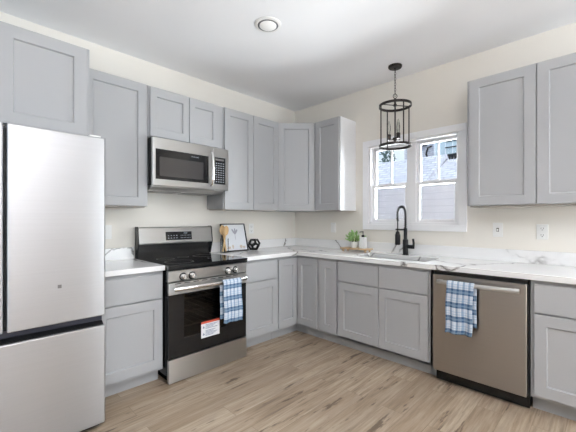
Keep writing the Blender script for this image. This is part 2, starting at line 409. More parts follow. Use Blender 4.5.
# patio door and added back window
def big_window(name, xf, u0, u1, z0, z1, n, mid=None):
    fr = MB(xf).box((u0 - .08, 0, z0 if z0 < .1 else z0 - .08), (u0, .02, z1 + .08)).box((u1, 0, z0 if z0 < .1 else z0 - .08), (u1 + .08, .02, z1 + .08)).box((u0, 0, z1), (u1, .02, z1 + .08))
    if z0 > .1: fr.box((u0, 0, z0 - .08), (u1, .02, z0))
    r = struct(name, fr, 'trim', bevel=.003)
    step = (u1 - u0) / n
    for i in range(n):
        a, b = u0 + i * step, u0 + (i + 1) * step
        m = MB(xf).box((a, -.09, z0), (a + .06, -.04, z1)).box((b - .06, -.09, z0), (b, -.04, z1)).box((a + .06, -.09, z0), (b - .06, -.04, z0 + .07)).box((a + .06, -.09, z1 - .07), (b - .06, -.04, z1))
        if mid: m.box((a + .06, -.09, mid - .03), (b - .06, -.04, mid + .03))
        p = m.build('window_frame', M['trim'], r, bevel=.003)
        MB(xf).box((a + .06, -.068, z0 + .07), (b - .06, -.062, z1 - .07)).build('window_glass', M['pane'], p)
big_window('door_1', XR, 3.35, 5.75, .04, 2.15, 2)
big_window('window_3', XR, .3, 1.3, .35, 2.2, 1, 1.3)
d = struct('door_2', MB(XR).box((1.88, 0, 0), (1.96, .02, 2.12)).box((2.78, 0, 0), (2.86, .02, 2.12)).box((1.88, 0, 2.04), (2.86, .02, 2.12)), 'trim', bevel=.003)
m = MB(XR).box((1.962, .002, .01), (2.778, .014, 2.038))
for (a, b, p, q) in ((2.06, 2.33, .2, .9), (2.41, 2.68, .2, .9), (2.06, 2.33, 1.05, 1.9), (2.41, 2.68, 1.05, 1.9)): m.shaker(a, b, p, q, .0135, .020, .02, .02, .005)
m.build('door_leaf', M['trim'], d)
MB(XR).lathe([(.03, .014), (.03, .018), (.012, .022), (.012, .05), (.027, .06), (.027, .078), (.012, .09)], (2.03, 0, 1.0), 20, 'y').build('door_handle', M['chrome'], d, smooth=40)
big_window('window_added', XK, .8, 3.6, .85, 2.2, 3, 1.52)  # unseen window, added together with its fill light

# ------------------------------------------------------------------ exterior
struct('ground', MB().box((-14, .14, -.4), (16, 22, -.3)), 'grass')
fy = 2.6
fz = empty('garden_fence', (0, fy, -.3), 'pale lavender horizontal boarded fence behind the lower window panes', 'fence')
MB().box((-5, fy, -.3), (5, fy + .03, 1.93)).build('fence_boards', M['siding'], fz)
MB().box((-5, fy - .01, 1.93), (5, fy + .04, 1.96)).build('cap_rail', M['siding'], fz, bevel=.005)
for x in (-3.2, -1.4, .4, 2.2): MB().box((x - .05, fy + .03, -.3), (x + .05, fy + .12, 1.92)).build('post', M['trim'], fz, bevel=.005)
hs = empty('neighbour_house', (-2.5, 5, -.3), 'neighbouring house with a pale shingle roof seen through the left window pane', 'house')
MB().box((-6, 4.6, -.3), (-.45, 8.0, 1.7)).build('house_wall', M['siding'], hs)
MB().prism([(4.1, 1.62), (6.4, 2.98), (8.2, 1.62), (8.2, 1.74), (6.4, 3.10), (4.1, 1.74)], 0, -6.3, -.2).build('roof', M['shingle'], hs)
MB().prism([(4.1, 1.62), (6.4, 2.82), (8.2, 1.62), (8.2, 1.74), (6.4, 2.94), (4.1, 1.74)], 0, -.2, 3.4).build('low_roof', M['shingle'], hs)
MB().box((-.45, 4.6, -.3), (3.2, 8.0, 1.7)).build('wing_wall', M['siding'], hs)
bz = empty('brick_building', (1.5, 11, -.3), 'whitewashed brick building seen through the upper right window pane', 'building')
by = 9.2
MB().box((-2.75, by, -.3), (7, 13, 7.5)).build('wall', M['brick'], bz)
wx0, wx1, wp, wq = -1.55, -.70, 3.56, 4.30
fr = MB().box((wx0 - .05, by - .06, wp - .05), (wx1 + .05, by, wp)).box((wx0 - .05, by - .06, wq), (wx1 + .05, by, wq + .05)).box((wx0 - .05, by - .06, wp), (wx0, by, wq)).box((wx1, by - .06, wp), (wx1 + .05, by, wq)).build('window', M['trim'], bz)
MB().box((wx0, by - .02, wp), (wx1, by - .005, wq)).build('pane', M['far_glass'], fr)
for z in (3.60, 3.86, 4.08): MB().box((wx0 + (0 if z < 3.7 else .35), by - .05, z - .018), (wx1, by - .01, z + .018)).build('glazing_bar', M['matte_black'], fr)
for x in (-1.2, -.95): MB().box((x - .012, by - .045, wp), (x + .012, by - .012, wq)).build('glazing_bar', M['trim'], fr)
for k in range(9): MB().box((wx0 + .02 + k * .1, by - .22, 3.36), (wx0 + .07 + k * .1, by - .16, 3.50)).build('bracket', M['matte_black'], bz)
MB().box((wx0 - .1, by - .25, 3.50), (wx1 + .3, by, 3.545)).build('ledge', M['matte_black'], bz)
ac_x, ac_z = -.85, 2.62
MB().tube([(ac_x + .62 * math.cos(math.pi * k / 12), by - .04, ac_z + .60 * math.sin(math.pi * k / 12)) for k in range(13)], .05, 8).build('window_arch', M['trim'], bz, smooth=40)
MB().prism([(ac_x + .57 * math.cos(math.pi * k / 12), ac_z + .55 * math.sin(math.pi * k / 12)) for k in range(13)], 1, by - .03, by - .004).build('arch_pane', M['siding'], bz)
MB().tube([(-1.70, by - .02, 4.0), (-1.76, by - .18, 3.93), (-1.80, by - .25, 3.70), (-1.74, by - .2, 3.45), (-1.68, by - .02, 3.36)], .035, 8).build('lantern_bracket', M['bronze'], bz, smooth=40)
MB().box((-2.25, by - .3, 4.04), (-1.86, by, 4.09)).build('eave_bar', M['matte_black'], bz)
tr = empty('garden_tree', (-3.3, 8.9, -.3), 'small blue-green tree rising behind the shingle roof', 'tree')
MB().tube([(-3.3, 8.9, -.3), (-3.27, 8.9, 1.8), (-3.33, 8.9, 3.2)], .09, 8, rr=[.11, .08, .05]).build('trunk', M['bark'], tr, smooth=50)
lf = MB(); rnd = random.Random(3)
for i in range(800):
    z = 2.8 + 2.0 * rnd.random(); rad = .30 * (1 - abs((z - 3.6) / 1.35)) ** .5 if abs(z - 3.6) < 1.3 else .1
    a = rnd.random() * 6.283; q = rad * rnd.random() ** .5
    c = Vector((-3.3 + q * math.cos(a), 8.9 + q * math.sin(a), z)); d = Vector((rnd.uniform(-1, 1), rnd.uniform(-1, 1), rnd.uniform(-.6, 1))).normalized()
    e = d.orthogonal().normalized(); l = .11
    lf.face([lf.v(c), lf.v(c + d * l * .5 + e * l * .25), lf.v(c + d * l), lf.v(c + d * l * .5 - e * l * .25)])
lf.build('foliage', M['tree_leaf'], tr)

# ------------------------------------------------------------------ cabinets
def cabinet(name, xf, u0, u1, z0, z1, depth, label, group, doors=(), drawers=(), toe=False, top=True, st=.064, hid=None):
    c = (u0 + u1) / 2; loc = xf @ Vector((c, depth / 2, z0))
    r = empty(name, loc, label, 'cabinet', group)
    if hid:
        MB(xf).box((u0, .004, .108), (u0 + .018, depth, z1)).box((u1 - .018, .004, .108), (u1, depth, z1)).box((u0, .004, .108), (u1, depth, .126)).box((u0, .004, .108), (u1, .016, z1)).box((u0, depth - .018, .108), (u1, depth, z1)).box((u0, depth - .103, 0), (u1, depth - .085, .108)).build('body', M['cab'], r, bevel=.0012)
    elif toe:
        MB(xf).prism([(.004, 0.0), (depth - .085, 0.0), (depth - .085, .108), (depth, .108), (depth, z1), (.004, z1)], 0, u0, u1).build('body', M['cab'], r, bevel=.0012)
    else:
        MB(xf).box((u0, .002, z0 + .012), (u1, depth, z1)).build('body', M['cab'], r, bevel=.0012)
        MB(xf).box((u0 + .016, .02, z0), (u1 - .016, depth - .02, z0 + .012)).build('bottom_panel', M['cabin'], r)
    for (a, b, p, q) in doors: MB(xf).shaker(a, b, p, q, depth + .0005, depth + .02, st).build('door', M['cab'], r)
    for (a, b, p, q) in drawers: MB(xf).box((a, depth + .0005, p), (b, depth + .02, q)).build('drawer', M['cab'], r, bevel=.002)
    return r
BD, UD = .61, .305
UZ0, UZ1 = 1.365, 2.398
DZ0, DZ1, RZ0, RZ1 = .13, .655, .666, .848
# wall A uppers
cabinet('wall_cabinet', XA, 2.635, 3.585, 1.80, 2.398, .61, 'deep grey cabinet above the fridge', 'grey wall cabinets', [(2.652, 3.103, 1.815, 2.386), (3.109, 3.57, 1.815, 2.386)], st=.074)
cabinet('wall_cabinet', XA, 2.128, 2.618, UZ0, UZ1, UD, 'tall grey single-door wall cabinet between fridge and microwave', 'grey wall cabinets', [(2.146, 2.606, UZ0 + .012, UZ1 - .006)])
cabinet('wall_cabinet', XA, 1.376, 2.126, 1.955, UZ1, UD, 'short grey double-door wall cabinet directly above the microwave', 'grey wall cabinets', [(1.757, 2.112, 1.972, UZ1 - .012), (1.442, 1.751, 1.972, UZ1 - .012)], st=.056)
cabinet('wall_cabinet', XA, .616, 1.374, UZ0, UZ1, UD, 'tall grey double-door wall cabinet right of the microwave', 'grey wall cabinets', [(.622, .993, UZ0 + .006, UZ1 - .004), (.997, 1.366, UZ0 + .006, UZ1 - .004)], st=.068)
# diagonal corner wall cabinet
r = empty('corner_wall_cabinet', (.25, -.25, UZ0), 'grey corner wall cabinet with a slanted door above the counter corner', 'cabinet', 'grey wall cabinets')
MB().prism([(.002, -.002), (.614, -.002), (.614, -.302), (.302, -.614), (.002, -.614)], 2, UZ0, UZ1).build('body', M['cab'], r, bevel=.0012)
k = math.sqrt(.5); dg = .312 * math.sqrt(2)
XD = Matrix(((k, k, 0, .302), (k, -k, 0, -.614), (0, 0, 1, 0), (0, 0, 0, 1)))
MB(XD).shaker(.012, dg - .012, UZ0 + .006, UZ1 - .004, .001, .02, .066).build('door', M['cab'], r)
nc = cabinet('wall_cabinet', XB, .618, .972, UZ0, UZ1, UD, 'narrow grey wall cabinet with a pale side panel, left of the window', 'grey wall cabinets', [(.632, .966, UZ0 + .006, UZ1 - .004)], st=.066)
tag(MB(XB).box((.972, .002, UZ0 + .001), (.976, .304, UZ1)).build('side_panel', M['end_panel'], nc), 'pale side panel')
cabinet('wall_cabinet', XB, 2.242, 3.156, UZ0, UZ1, UD, 'large grey double-door wall cabinet right of the window', 'grey wall cabinets', [(2.262, 2.6965, UZ0 + .014, UZ1 - .006), (2.7035, 3.14, UZ0 + .014, UZ1 - .006)], st=.068)
# base cabinets
G = 'grey base cabinets'
cabinet('base_cabinet', XA, 2.134, 2.615, 0, .874, BD, 'grey base cabinet between the fridge and the range', G, [(2.144, 2.605, DZ0, DZ1)], [(2.144, 2.605, RZ0, RZ1)], True)
cabinet('base_cabinet', XA, .917, 1.372, 0, .874, BD, 'grey base cabinet right of the range, one drawer over one door', G, [(.927, 1.360, DZ0, DZ1)], [(.927, 1.360, RZ0, RZ1)], True)
r = empty('corner_base_cabinet', (.3, -.3, 0), 'grey corner base cabinet with two doors meeting at the inner corner', 'cabinet', G)
MB().prism([(.004, -.004), (.915, -.004), (.915, -.525), (.525, -.525), (.525, -.915), (.004, -.915)], 2, 0, .108).build('toe_kick', M['cab'], r)
MB().prism([(.004, -.004), (.915, -.004), (.915, -.61), (.61, -.61), (.61, -.915), (.004, -.915)], 2, .108, .874).build('body', M['cab'], r, bevel=.0012)
MB(XA).shaker(.634, .905, DZ0, RZ1, .611, .63, .056).build('door', M['cab'], r)
MB(XB).shaker(.636, .905, DZ0, RZ1, .611, .63, .056).build('door', M['cab'], r)
cabinet('base_cabinet', XB, .917, 1.160, 0, .874, BD, 'very narrow grey base cabinet left of the sink cabinet', G, [(.945, 1.153, DZ0, RZ1)], [], True, st=.066)
cabinet('base_cabinet', XB, 1.162, 2.080, 0, .874, BD, 'wide grey sink base cabinet under the window with two doors', G, [(1.178, 1.611, DZ0, DZ1), (1.617, 2.048, DZ0, DZ1)], [(1.178, 1.611, RZ0, RZ1), (1.617, 2.048, RZ0, RZ1)], True, hid=True)
cabinet('base_cabinet', XB, 2.708, 3.62, 0, .874, BD, 'grey base cabinet right of the dishwasher', G, [(2.728, 3.164, DZ0, DZ1), (3.172, 3.606, DZ0, DZ1)], [(2.728, 3.606, RZ0, RZ1)], True)

# ------------------------------------------------------------------ worktops, backsplash, sink
SX0, SX1, SY0, SY1 = 1.27, 1.985, -.52, -.19
CT0, CT1 = .876, .914
ys = [-1.374, -.65, SY0, SY1, -.002]; xs = [.002, .65, SX0, SX1, 3.64]
c = MB().cells(xs, ys, lambda i, j: (i == 0 or j > 0) and not (i == 2 and j == 2), CT0, CT1).build('worktop', M['quartz'], None, bevel=.002)
tag(c, 'white veined quartz worktop running round the corner under the window', 'worktop')
MB().box((.002, -1.374, CT1), (.02, -.002, 1.016)).box((.02, -.02, CT1), (3.64, -.002, 1.016)).build('backsplash', M['quartz'], c, bevel=.0015)
c = MB(XA).box((2.133, .002, CT0), (2.616, .65, CT1)).build('worktop', M['quartz'], None, bevel=.002)
tag(c, 'short white quartz worktop between the fridge and the range', 'worktop')
MB(XA).box((2.133, .002, CT1), (2.616, .02, 1.016)).build('backsplash', M['quartz'], c, bevel=.0015)
sk = empty('sink', ((SX0 + SX1) / 2, (SY0 + SY1) / 2, .70), 'undermounted stainless steel sink bowl below the window', 'sink')
m = MB(); xs = [SX0 - .01, SX0, SX1, SX1 + .01]; ys = [SY0 - .01, SY0, SY1, SY1 + .01]
m.cells(xs, ys, lambda i, j: not (i == 1 and j == 1), .70, .8755)
m.box((SX0, SY0, .70), (SX1, SY1, .708))
m.build('basin', M['steel'], sk)
MB().lathe([(.02, .7085), (.045, .7085), (.043, .713), (.02, .711)], ((SX0 + SX1) / 2, -.36, 0), 24).build('drain', M['chrome'], sk, smooth=40)

# faucet
FX, FY = 1.63, -.125
f = empty('faucet', (FX, FY, CT1), 'matte black spring-neck faucet standing behind the sink', 'faucet')
MB().lathe([(.030, CT1), (.030, CT1 + .006), (.026, CT1 + .010), (.026, CT1 + .15), (.02, CT1 + .155), (.017, CT1 + .16), (.017, 1.18)], (FX, FY, 0), 24).build('column', M['matte_black'], f, smooth=40)
# handle: short stub to the right with upright lever
MB().tube([(FX + .02, FY - .004, CT1 + .085), (FX + .085, FY - .012, CT1 + .085)], .019, 16).build('valve', M['matte_black'], f, smooth=40)
lv = MB().tube([(FX + .084, FY - .012, CT1 + .068), (FX + .088, FY - .012, CT1 + .12), (FX + .082, FY - .012, CT1 + .165)], .011, 10).build('lever', M['matte_black'], f, smooth=40)
# spring arch
dx, dy = -.066, -.032                 # arch leans left and forwards
def arch(t):
    if t < .3: return Vector((FX, FY, 1.17 + (t / .3) * .155))
    if t < .8:
        a = math.pi * (t - .3) / .5; q = (1 - math.cos(a)) / 2
        return Vector((FX + dx * q, FY + dy * q, 1.325 + .07 * math.sin(a)))
    q = (t - .8) / .2; return Vector((FX + dx, FY + dy, 1.325 - q * .075))
core = [arch(i / 60) for i in range(61)]
MB().tube(core, .0065, 10).build('hose', M['matte_black'], f, smooth=50)
sp = []; turns = 26; N = 26 * 10
for i in range(N + 1):
    t_ = i / N; p = arch(t_); d = (arch(min(1, t_ + .004)) - arch(max(0, t_ - .004))).normalized()
    side = Vector((-dy, dx, 0)).normalized(); up = d.cross(side).normalized(); a = 2 * math.pi * turns * t_
    sp.append(p + .0140 * (math.cos(a) * side + math.sin(a) * up))
MB().tube(sp, .0034, 5).build('spring', M['matte_black'], f, smooth=60)
e = core[-1]
MB().tube([e + Vector((0, 0, .01)), (e.x, e.y, 1.14)], .006, 8).build('spray_hose', M['matte_black'], f, smooth=40)
MB().lathe([(.010, 1.150), (.019, 1.142), (.021, 1.12), (.026, 1.115), (.026, 1.02), (.021, 1.012)], (e.x, e.y, 0), 20).build('spray_head', M['matte_black'], f, smooth=40)
MB().tube([(FX, FY, 1.165), (e.x, e.y, 1.165)], .0075, 8).ring((e.x, e.y, 1.165), .016, .010, .016, 20).build('holder_arm', M['matte_black'], f, smooth=40)

# ------------------------------------------------------------------ fridge
FR0, FR1, FX_ = 2.626, 3.545, .915
fr = empty('refrigerator', (.45, -(FR0 + FR1) / 2, 0), 'stainless steel french-door refrigerator with bottom freezer drawer', 'refrigerator')
MB(XA).box((FR0 + .006, .04, .045), (FR1 - .006, .83, 1.745)).build('body', M['badge'], fr, bevel=.004)
mid = 3.0865
d1 = MB(XA).box((FR0, .842, .690), (mid - .007, FX_, 1.756)).build('door', M['steel_fridge'], fr, bevel=.007, seg=3)
MB(XA).box((2.848, FX_, .886), (2.866, FX_ + .0012, .905)).build('badge', M['badge'], d1)
MB(XA).box((mid + .007, .842, .690), (FR1, FX_, 1.756)).build('door', M['steel_fridge'], fr, bevel=.007, seg=3)
d3 = MB(XA).box((FR0, .842, .045), (FR1, FX_, .632)).build('freezer_drawer', M['steel_fridge'], fr, bevel=.007, seg=3)
gp = NT('dark_blue_gloss'); M['grip'] = gp.set(srgb(52, 54, 66), .3, .3)
MB(XA).box((FR0 + .008, .832, .632), (FR1 - .008, .87, .692)).build('handle_recess', M['grip'], fr)
MB(XA).prism([(.872, .634), (.905, .634), (.905, .640), (.880, .655), (.872, .655)], 0, FR0 + .01, FR1 - .01).build('drawer_grip', M['matte_black'], d3)
MB(XA).box((mid - .012, .80, .70), (mid + .012, .86, 1.74)).build('center_gasket', M['rubber'], fr)
MB(XA).box((FR0 + .01, .10, 1.745), (FR1 - .01, .80, 1.765)).build('top_cover', M['rubber'], fr, bevel=.004)
for u in (FR0 + .05, FR1 - .05): MB(XA).box((u - .03, .80, 1.756), (u + .03, .90, 1.768)).build('hinge_cover', M['white'], fr, bevel=.003)
MB(XA).box((FR0 + .02, .80, .012), (FR1 - .02, .86, .045)).build('toe_grille', M['rubber'], fr)
for u in (FR0 + .06, FR1 - .06):
    for d in (.12, .78): MB(XA).lathe([(.022, 0), (.022, .012), (.012, .016), (.012, .05)], (u, d, 0), 14).build('foot', M['rubber'], fr, smooth=40)

# ------------------------------------------------------------------ range
A0, A1 = 1.378, 2.125; ac = (A0 + A1) / 2
rg = empty('range', (.35, -ac, 0), 'stainless electric range with black glass cooktop between grey cabinets', 'range')
m = MB(XA).box((A0, .03, .03), (A0 + .02, .655, .895)).box((A1 - .02, .03, .03), (A1, .655, .895)).box((A0, .03, .03), (A1, .05, .895)).box((A0, .03, .03), (A1, .655, .06)).box((A0, .03, .86), (A1, .655, .898))
m.build('body', M['black'], rg)
m = MB(XA); q0, q1, z0, z1 = A0 + .09, A1 - .09, .30, .70
m.box((A0 + .02, .13, .19), (A1 - .02, .15, .77)).box((q0 - .04, .15, .24), (q0, .65, .74)).box((q1, .15, .24), (q1 + .04, .65, .74)).box((q0, .15, .24), (q1, .65, .27)).box((q0, .15, .72), (q1, .65, .74))
m.build('oven_cavity', M['enamel'], rg)
for zz in (.40, .52, .62):
    m = MB(XA).tube([(q0, .62, zz), (q1, .62, zz)], .006, 6).tube([(q0, .2, zz), (q1, .2, zz)], .005, 6)
    for i in range(8): m.tube([(q0 + .03 + i * (q1 - q0 - .06) / 7, .2, zz + .004), (q0 + .03 + i * (q1 - q0 - .06) / 7, .62, zz + .004)], .0022, 5)
    m.build('oven_rack', M['rack'], rg, smooth=50)
# cooktop
ct = MB(XA).box((A0 - .006, .045, .898), (A1 + .006, .70, .912)).build('cooktop', M['glass_black'], rg, bevel=.004)
MB(XA).box((A0 - .004, .66, .872), (A1 + .004, .699, .899)).build('cooktop_edge', M['black'], rg, bevel=.003)
m = MB(XA)
for (u, d, q) in ((ac + .19, .24, .075), (ac - .19, .24, .095), (ac + .19, .50, .115), (ac - .19, .50, .09), (ac, .2, .05)):
    m.ring((u, d, .9122), q, .0025, .0006, 40)
m.build('burner_rings', M['badge'], ct)
# control strip with knobs
cp = MB(XA).prism([(.64, .782), (.684, .782), (.690, .79), (.694, .868), (.64, .872)], 0, A0, A1).build('control_panel', M['steel'], rg, bevel=.002)
for u in (2.008, 1.930, 1.588, 1.506):
    MB(XA).lathe([(.031, .690), (.031, .6945), (.024, .695)], (u, 0, .818), 24, 'y').build('knob_ring', M['black'], cp, smooth=40)
    kb = MB(XA).lathe([(.024, .694), (.024, .699), (.0215, .703), (.0195, .730), (.016, .733)], (u, 0, .818), 24, 'y').build('knob', M['chrome'], rg, smooth=40)
    MB(XA).box((u - .004, .730, .798), (u + .004, .740, .838)).build('knob_grip', M['chrome'], kb, bevel=.001)
# oven door
z0, z1 = .192, .776; w0, w1, wz0, wz1 = 1.60, 1.995, .335, .672
m = MB(XA @ Matrix(((1, 0, 0, 0), (0, 0, 1, 0), (0, 1, 0, 0), (0, 0, 0, 1))))
us = [A0 + .002, w0, w1, A1 - .002]; zs = [z0, wz0, wz1, .684]
dr = m.cells(us, zs, lambda i, j: not (i == 1 and j == 1), .657, .686).build('oven_door', M['glass_black'], rg, bevel=.002)
MB(XA).box((A0 + .002, .657, .684), (A1 - .002, .692, z1)).build('door_top_band', M['steel'], dr, bevel=.003)
MB(XA).box((w0, .664, wz0), (w1, .680, wz1)).build('oven_window', M['oven_glass'], dr)
for i in range(8): MB(XA).box((A0 + .10 + i * .078, .692, z1 - .012), (A0 + .15 + i * .078, .6926, z1 - .006)).build('vent_slot', M['ink'], dr)
# bowed handle
pts = []; rr = []
for i in range(25):
    s_ = i / 24; u = A0 + .028 + s_ * (A1 - A0 - .056); pts.append((u, .728 + .022 * math.sin(math.pi * s_), .733)); rr.append(.015)
h = MB(XA)
rings = []
for p in pts: rings.append([(p[0], p[1] + .010 * math.cos(a), p[2] + .017 * math.sin(a)) for a in [2 * math.pi * k / 14 for k in range(14)]])
h.loft(rings)
for u in (A0 + .045, A1 - .045): h.box((u - .016, .69, .722), (u + .016, .733, .744))
h.build('oven_handle', M['chrome'], dr, smooth=40)
lb = MB(XA).box((1.668, .6865, .286), (1.845, .6875, .402)).build('warning_label', M['label_white'], dr); tag(lb, 'white safety label with red header')
MB(XA).box((1.668, .6875, .402), (1.845, .6880, .420)).build('label_header', M['label_red'], lb)

m = MB(XA)
for zz in (.375, .318): m.prism([(1.832, zz - .010), (1.812, zz - .010), (1.822, zz + .010)], 1, .6875, .6879)
for i, zz in enumerate((.388, .378, .368, .358, .340, .330, .320, .310, .300)): m.box((1.805, .6875, zz), (1.69 + .02 * (i % 3), .6879, zz + .004))
m.build('label_lettering', M['label_blue'], lb)
MB(XA).box((A0 + .002, .657, .008), (A1 - .002, .694, .186)).build('storage_drawer', M['steel'], rg, bevel=.003)
for u in (A0 + .05, A1 - .05):
    for d in (.08, .60): MB(XA).lathe([(.018, 0), (.018, .01), (.01, .014), (.01, .032)], (u, d, 0), 12).build('foot', M['rubber'], rg, smooth=40)
# backguard
G0, G1 = 1.362, 2.118
MB(XA).box((G0, .012, .898), (G1, .052, 1.07)).build('backguard_base', M['black'], rg, bevel=.003)
bg = MB(XA).prism([(.012, 1.035), (.085, 1.035), (.088, 1.048), (.070, 1.186), (.055, 1.196), (.012, 1.196)], 0, G0, G1).build('backguard', M['steel'], rg, bevel=.003)
for a, b in ((G0 - .004, G0 + .004), (G1 - .004, G1 + .004)): MB(XA).prism([(.01, .915), (.052, .915), (.09, 1.035), (.092, 1.048), (.073, 1.19), (.057, 1.2), (.01, 1.2)], 0, a, b).build('end_cap', M['black'], bg)
def onbg(u, z, off): # point on slanted backguard face
    return (u, .088 - (z - 1.048) / .138 * .018 + off, z)
m = MB(XA); m.loft([[onbg(1.866, 1.068, 0), onbg(1.596, 1.068, 0), onbg(1.596, 1.148, 0), onbg(1.866, 1.148, 0)], [onbg(1.866, 1.068, .002), onbg(1.596, 1.068, .002), onbg(1.596, 1.148, .002), onbg(1.866, 1.148, .002)]])
dp = m.build('display_panel', M['glass_black'], bg)
m = MB(XA)
for j, zz in enumerate((1.085, 1.108)):
    for i in range(4): m.loft([[onbg(1.845 - i * .028, zz, .002), onbg(1.833 - i * .028, zz, .002), onbg(1.833 - i * .028, zz + .007, .002), onbg(1.845 - i * .028, zz + .007, .002)], [onbg(1.845 - i * .028, zz, .0026), onbg(1.833 - i * .028, zz, .0026), onbg(1.833 - i * .028, zz + .007, .0026), onbg(1.845 - i * .028, zz + .007, .0026)]])
    for i in range(7): m.loft([[onbg(1.715 - i * .016, zz, .002), onbg(1.707 - i * .016, zz, .002), onbg(1.707 - i * .016, zz + .006, .002), onbg(1.715 - i * .016, zz + .006, .002)], [onbg(1.715 - i * .016, zz, .0026), onbg(1.707 - i * .016, zz, .0026), onbg(1.707 - i * .016, zz + .006, .0026), onbg(1.715 - i * .016, zz + .006, .0026)]])
m.build('key_lettering', M['mark'], dp)
text('clock_digits', '12:00', XA @ Vector(onbg(1.665, 1.132, .003)), ROT_A, .017, 'glow', dp)

# ------------------------------------------------------------------ microwave
MZ0, MZ1 = 1.549, 1.953
mw = empty('microwave', (.2, -ac, MZ0), 'stainless over-the-range microwave hung under the short cabinet', 'microwave')
u0, u1 = 1.380, 2.128
MB(XA).box((u0, .004, MZ0 + .004), (u1, .375, MZ1 - .003)).build('body', M['black'], mw, bevel=.002)
MB(XA).prism([(.02, MZ0 - .032), (.30, MZ0 - .032), (.36, MZ0 - .008), (.36, MZ0 + .004), (.02, MZ0 + .004)], 0, u0 + .02, u1 - .01).build('vent_base', M['steel'], mw, bevel=.003)
MB(XA).box((u0 + .1, .05, MZ0 - .035), (u0 + .35, .25, MZ0 - .032)).box((u0 + .42, .05, MZ0 - .035), (u0 + .67, .25, MZ0 - .032)).build('grease_filters', M['badge'], mw)
dr = MB(XA).box((1.556, .377, MZ0), (u1, .410, MZ1 - .004)).build('microwave_door', M['steel'], mw, bevel=.004)
MB(XA).box((1.606, .409, 1.603), (2.104, .4125, 1.855)).build('door_glass', M['glass_black'], dr, bevel=.001)
MB(XA).box((1.66, .4125, 1.630), (2.072, .4129, 1.790)).build('viewing_window', (lambda t: t.set(srgb(62, 60, 60), .08))(NT('perforated_window_screen')), dr)
text('brand_lettering', 'FRIGIDAIRE', XA @ Vector((1.745, .4128, 1.828)), ROT_A, .015, 'mark', dr)
h = MB(XA)
hp = [(1.580, .410, 1.575), (1.580, .436, 1.590), (1.580, .452, 1.64), (1.580, .458, 1.73), (1.580, .458, 1.76), (1.580, .452, 1.85), (1.580, .436, 1.895), (1.580, .410, 1.910)]
rings = [[(p[0] + .014 * math.cos(a), p[1] + .008 * math.sin(a), p[2]) for a in [2 * math.pi * k / 14 for k in range(14)]] for p in hp]
h.loft(rings).build('door_handle', M['chrome'], dr, smooth=60)
cpn = MB(XA).box((u0, .377, MZ0), (1.553, .410, MZ1 - .004)).build('control_panel', M['steel'], mw, bevel=.004)
kp = MB(XA).box((1.420, .409, 1.603), (1.548, .4125, 1.858)).build('keypad', M['glass_black'], cpn, bevel=.001)
m = MB(XA)
for j in range(9):
    for i in range(4): m.box((1.436 + i * .026, .4125, 1.622 + j * .022), (1.450 + i * .026, .4129, 1.630 + j * .022))
m.build('key_lettering', M['mark'], kp)
MB(XA).box((1.436, .4125, 1.828), (1.532, .4129, 1.846)).build('clock_window', M['badge'], kp)

# ------------------------------------------------------------------ dishwasher
D0, D1 = 2.088, 2.704
dw = empty('dishwasher', ((D0 + D1) / 2, -.3, 0), 'stainless steel dishwasher set between grey base cabinets', 'dishwasher')
MB(XB).box((D0 + .004, .03, .09), (D1 - .002, .60, .868)).build('body', M['rubber'], dw)
MB(XB).box((D0 + .01, .48, .012), (D1 - .004, .585, .10)).build('toe_panel', M['black'], dw, bevel=.002)
MB(XB).box((D0 + .012, .595, .838), (D1 - .006, .628, .866)).build('control_edge', M['black'], dw)
dd = MB(XB).box((D0 + .008, .60, .108), (D1 - .010, .657, .842)).build('dishwasher_door', M['steel_dw'], dw, bevel=.005, seg=3)
for x in (D0 + .05, D1 - .05):
    for d in (.08, .55): MB(XB).lathe([(.016, 0), (.016, .01), (.01, .014), (.01, .09)], (x, d, 0), 12).build('foot', M['chrome'], dw, smooth=40)
h = MB(XB); pts = []
ha, hb = D0 + .052, D1 - .045
for i in range(21):
    s_ = i / 20; pts.append((ha + s_ * (hb - ha), .688 + .020 * math.sin(math.pi * s_), .797))
h.loft([[(p[0], p[1] + .008 * math.cos(a), p[2] + .016 * math.sin(a)) for a in [2 * math.pi * k / 14 for k in range(14)]] for p in pts])
for u in (ha + .018, hb - .018): h.box((u - .014, .655, .785), (u + .014, .692, .809))
h.build('door_handle', M['steel'], dd, smooth=40)

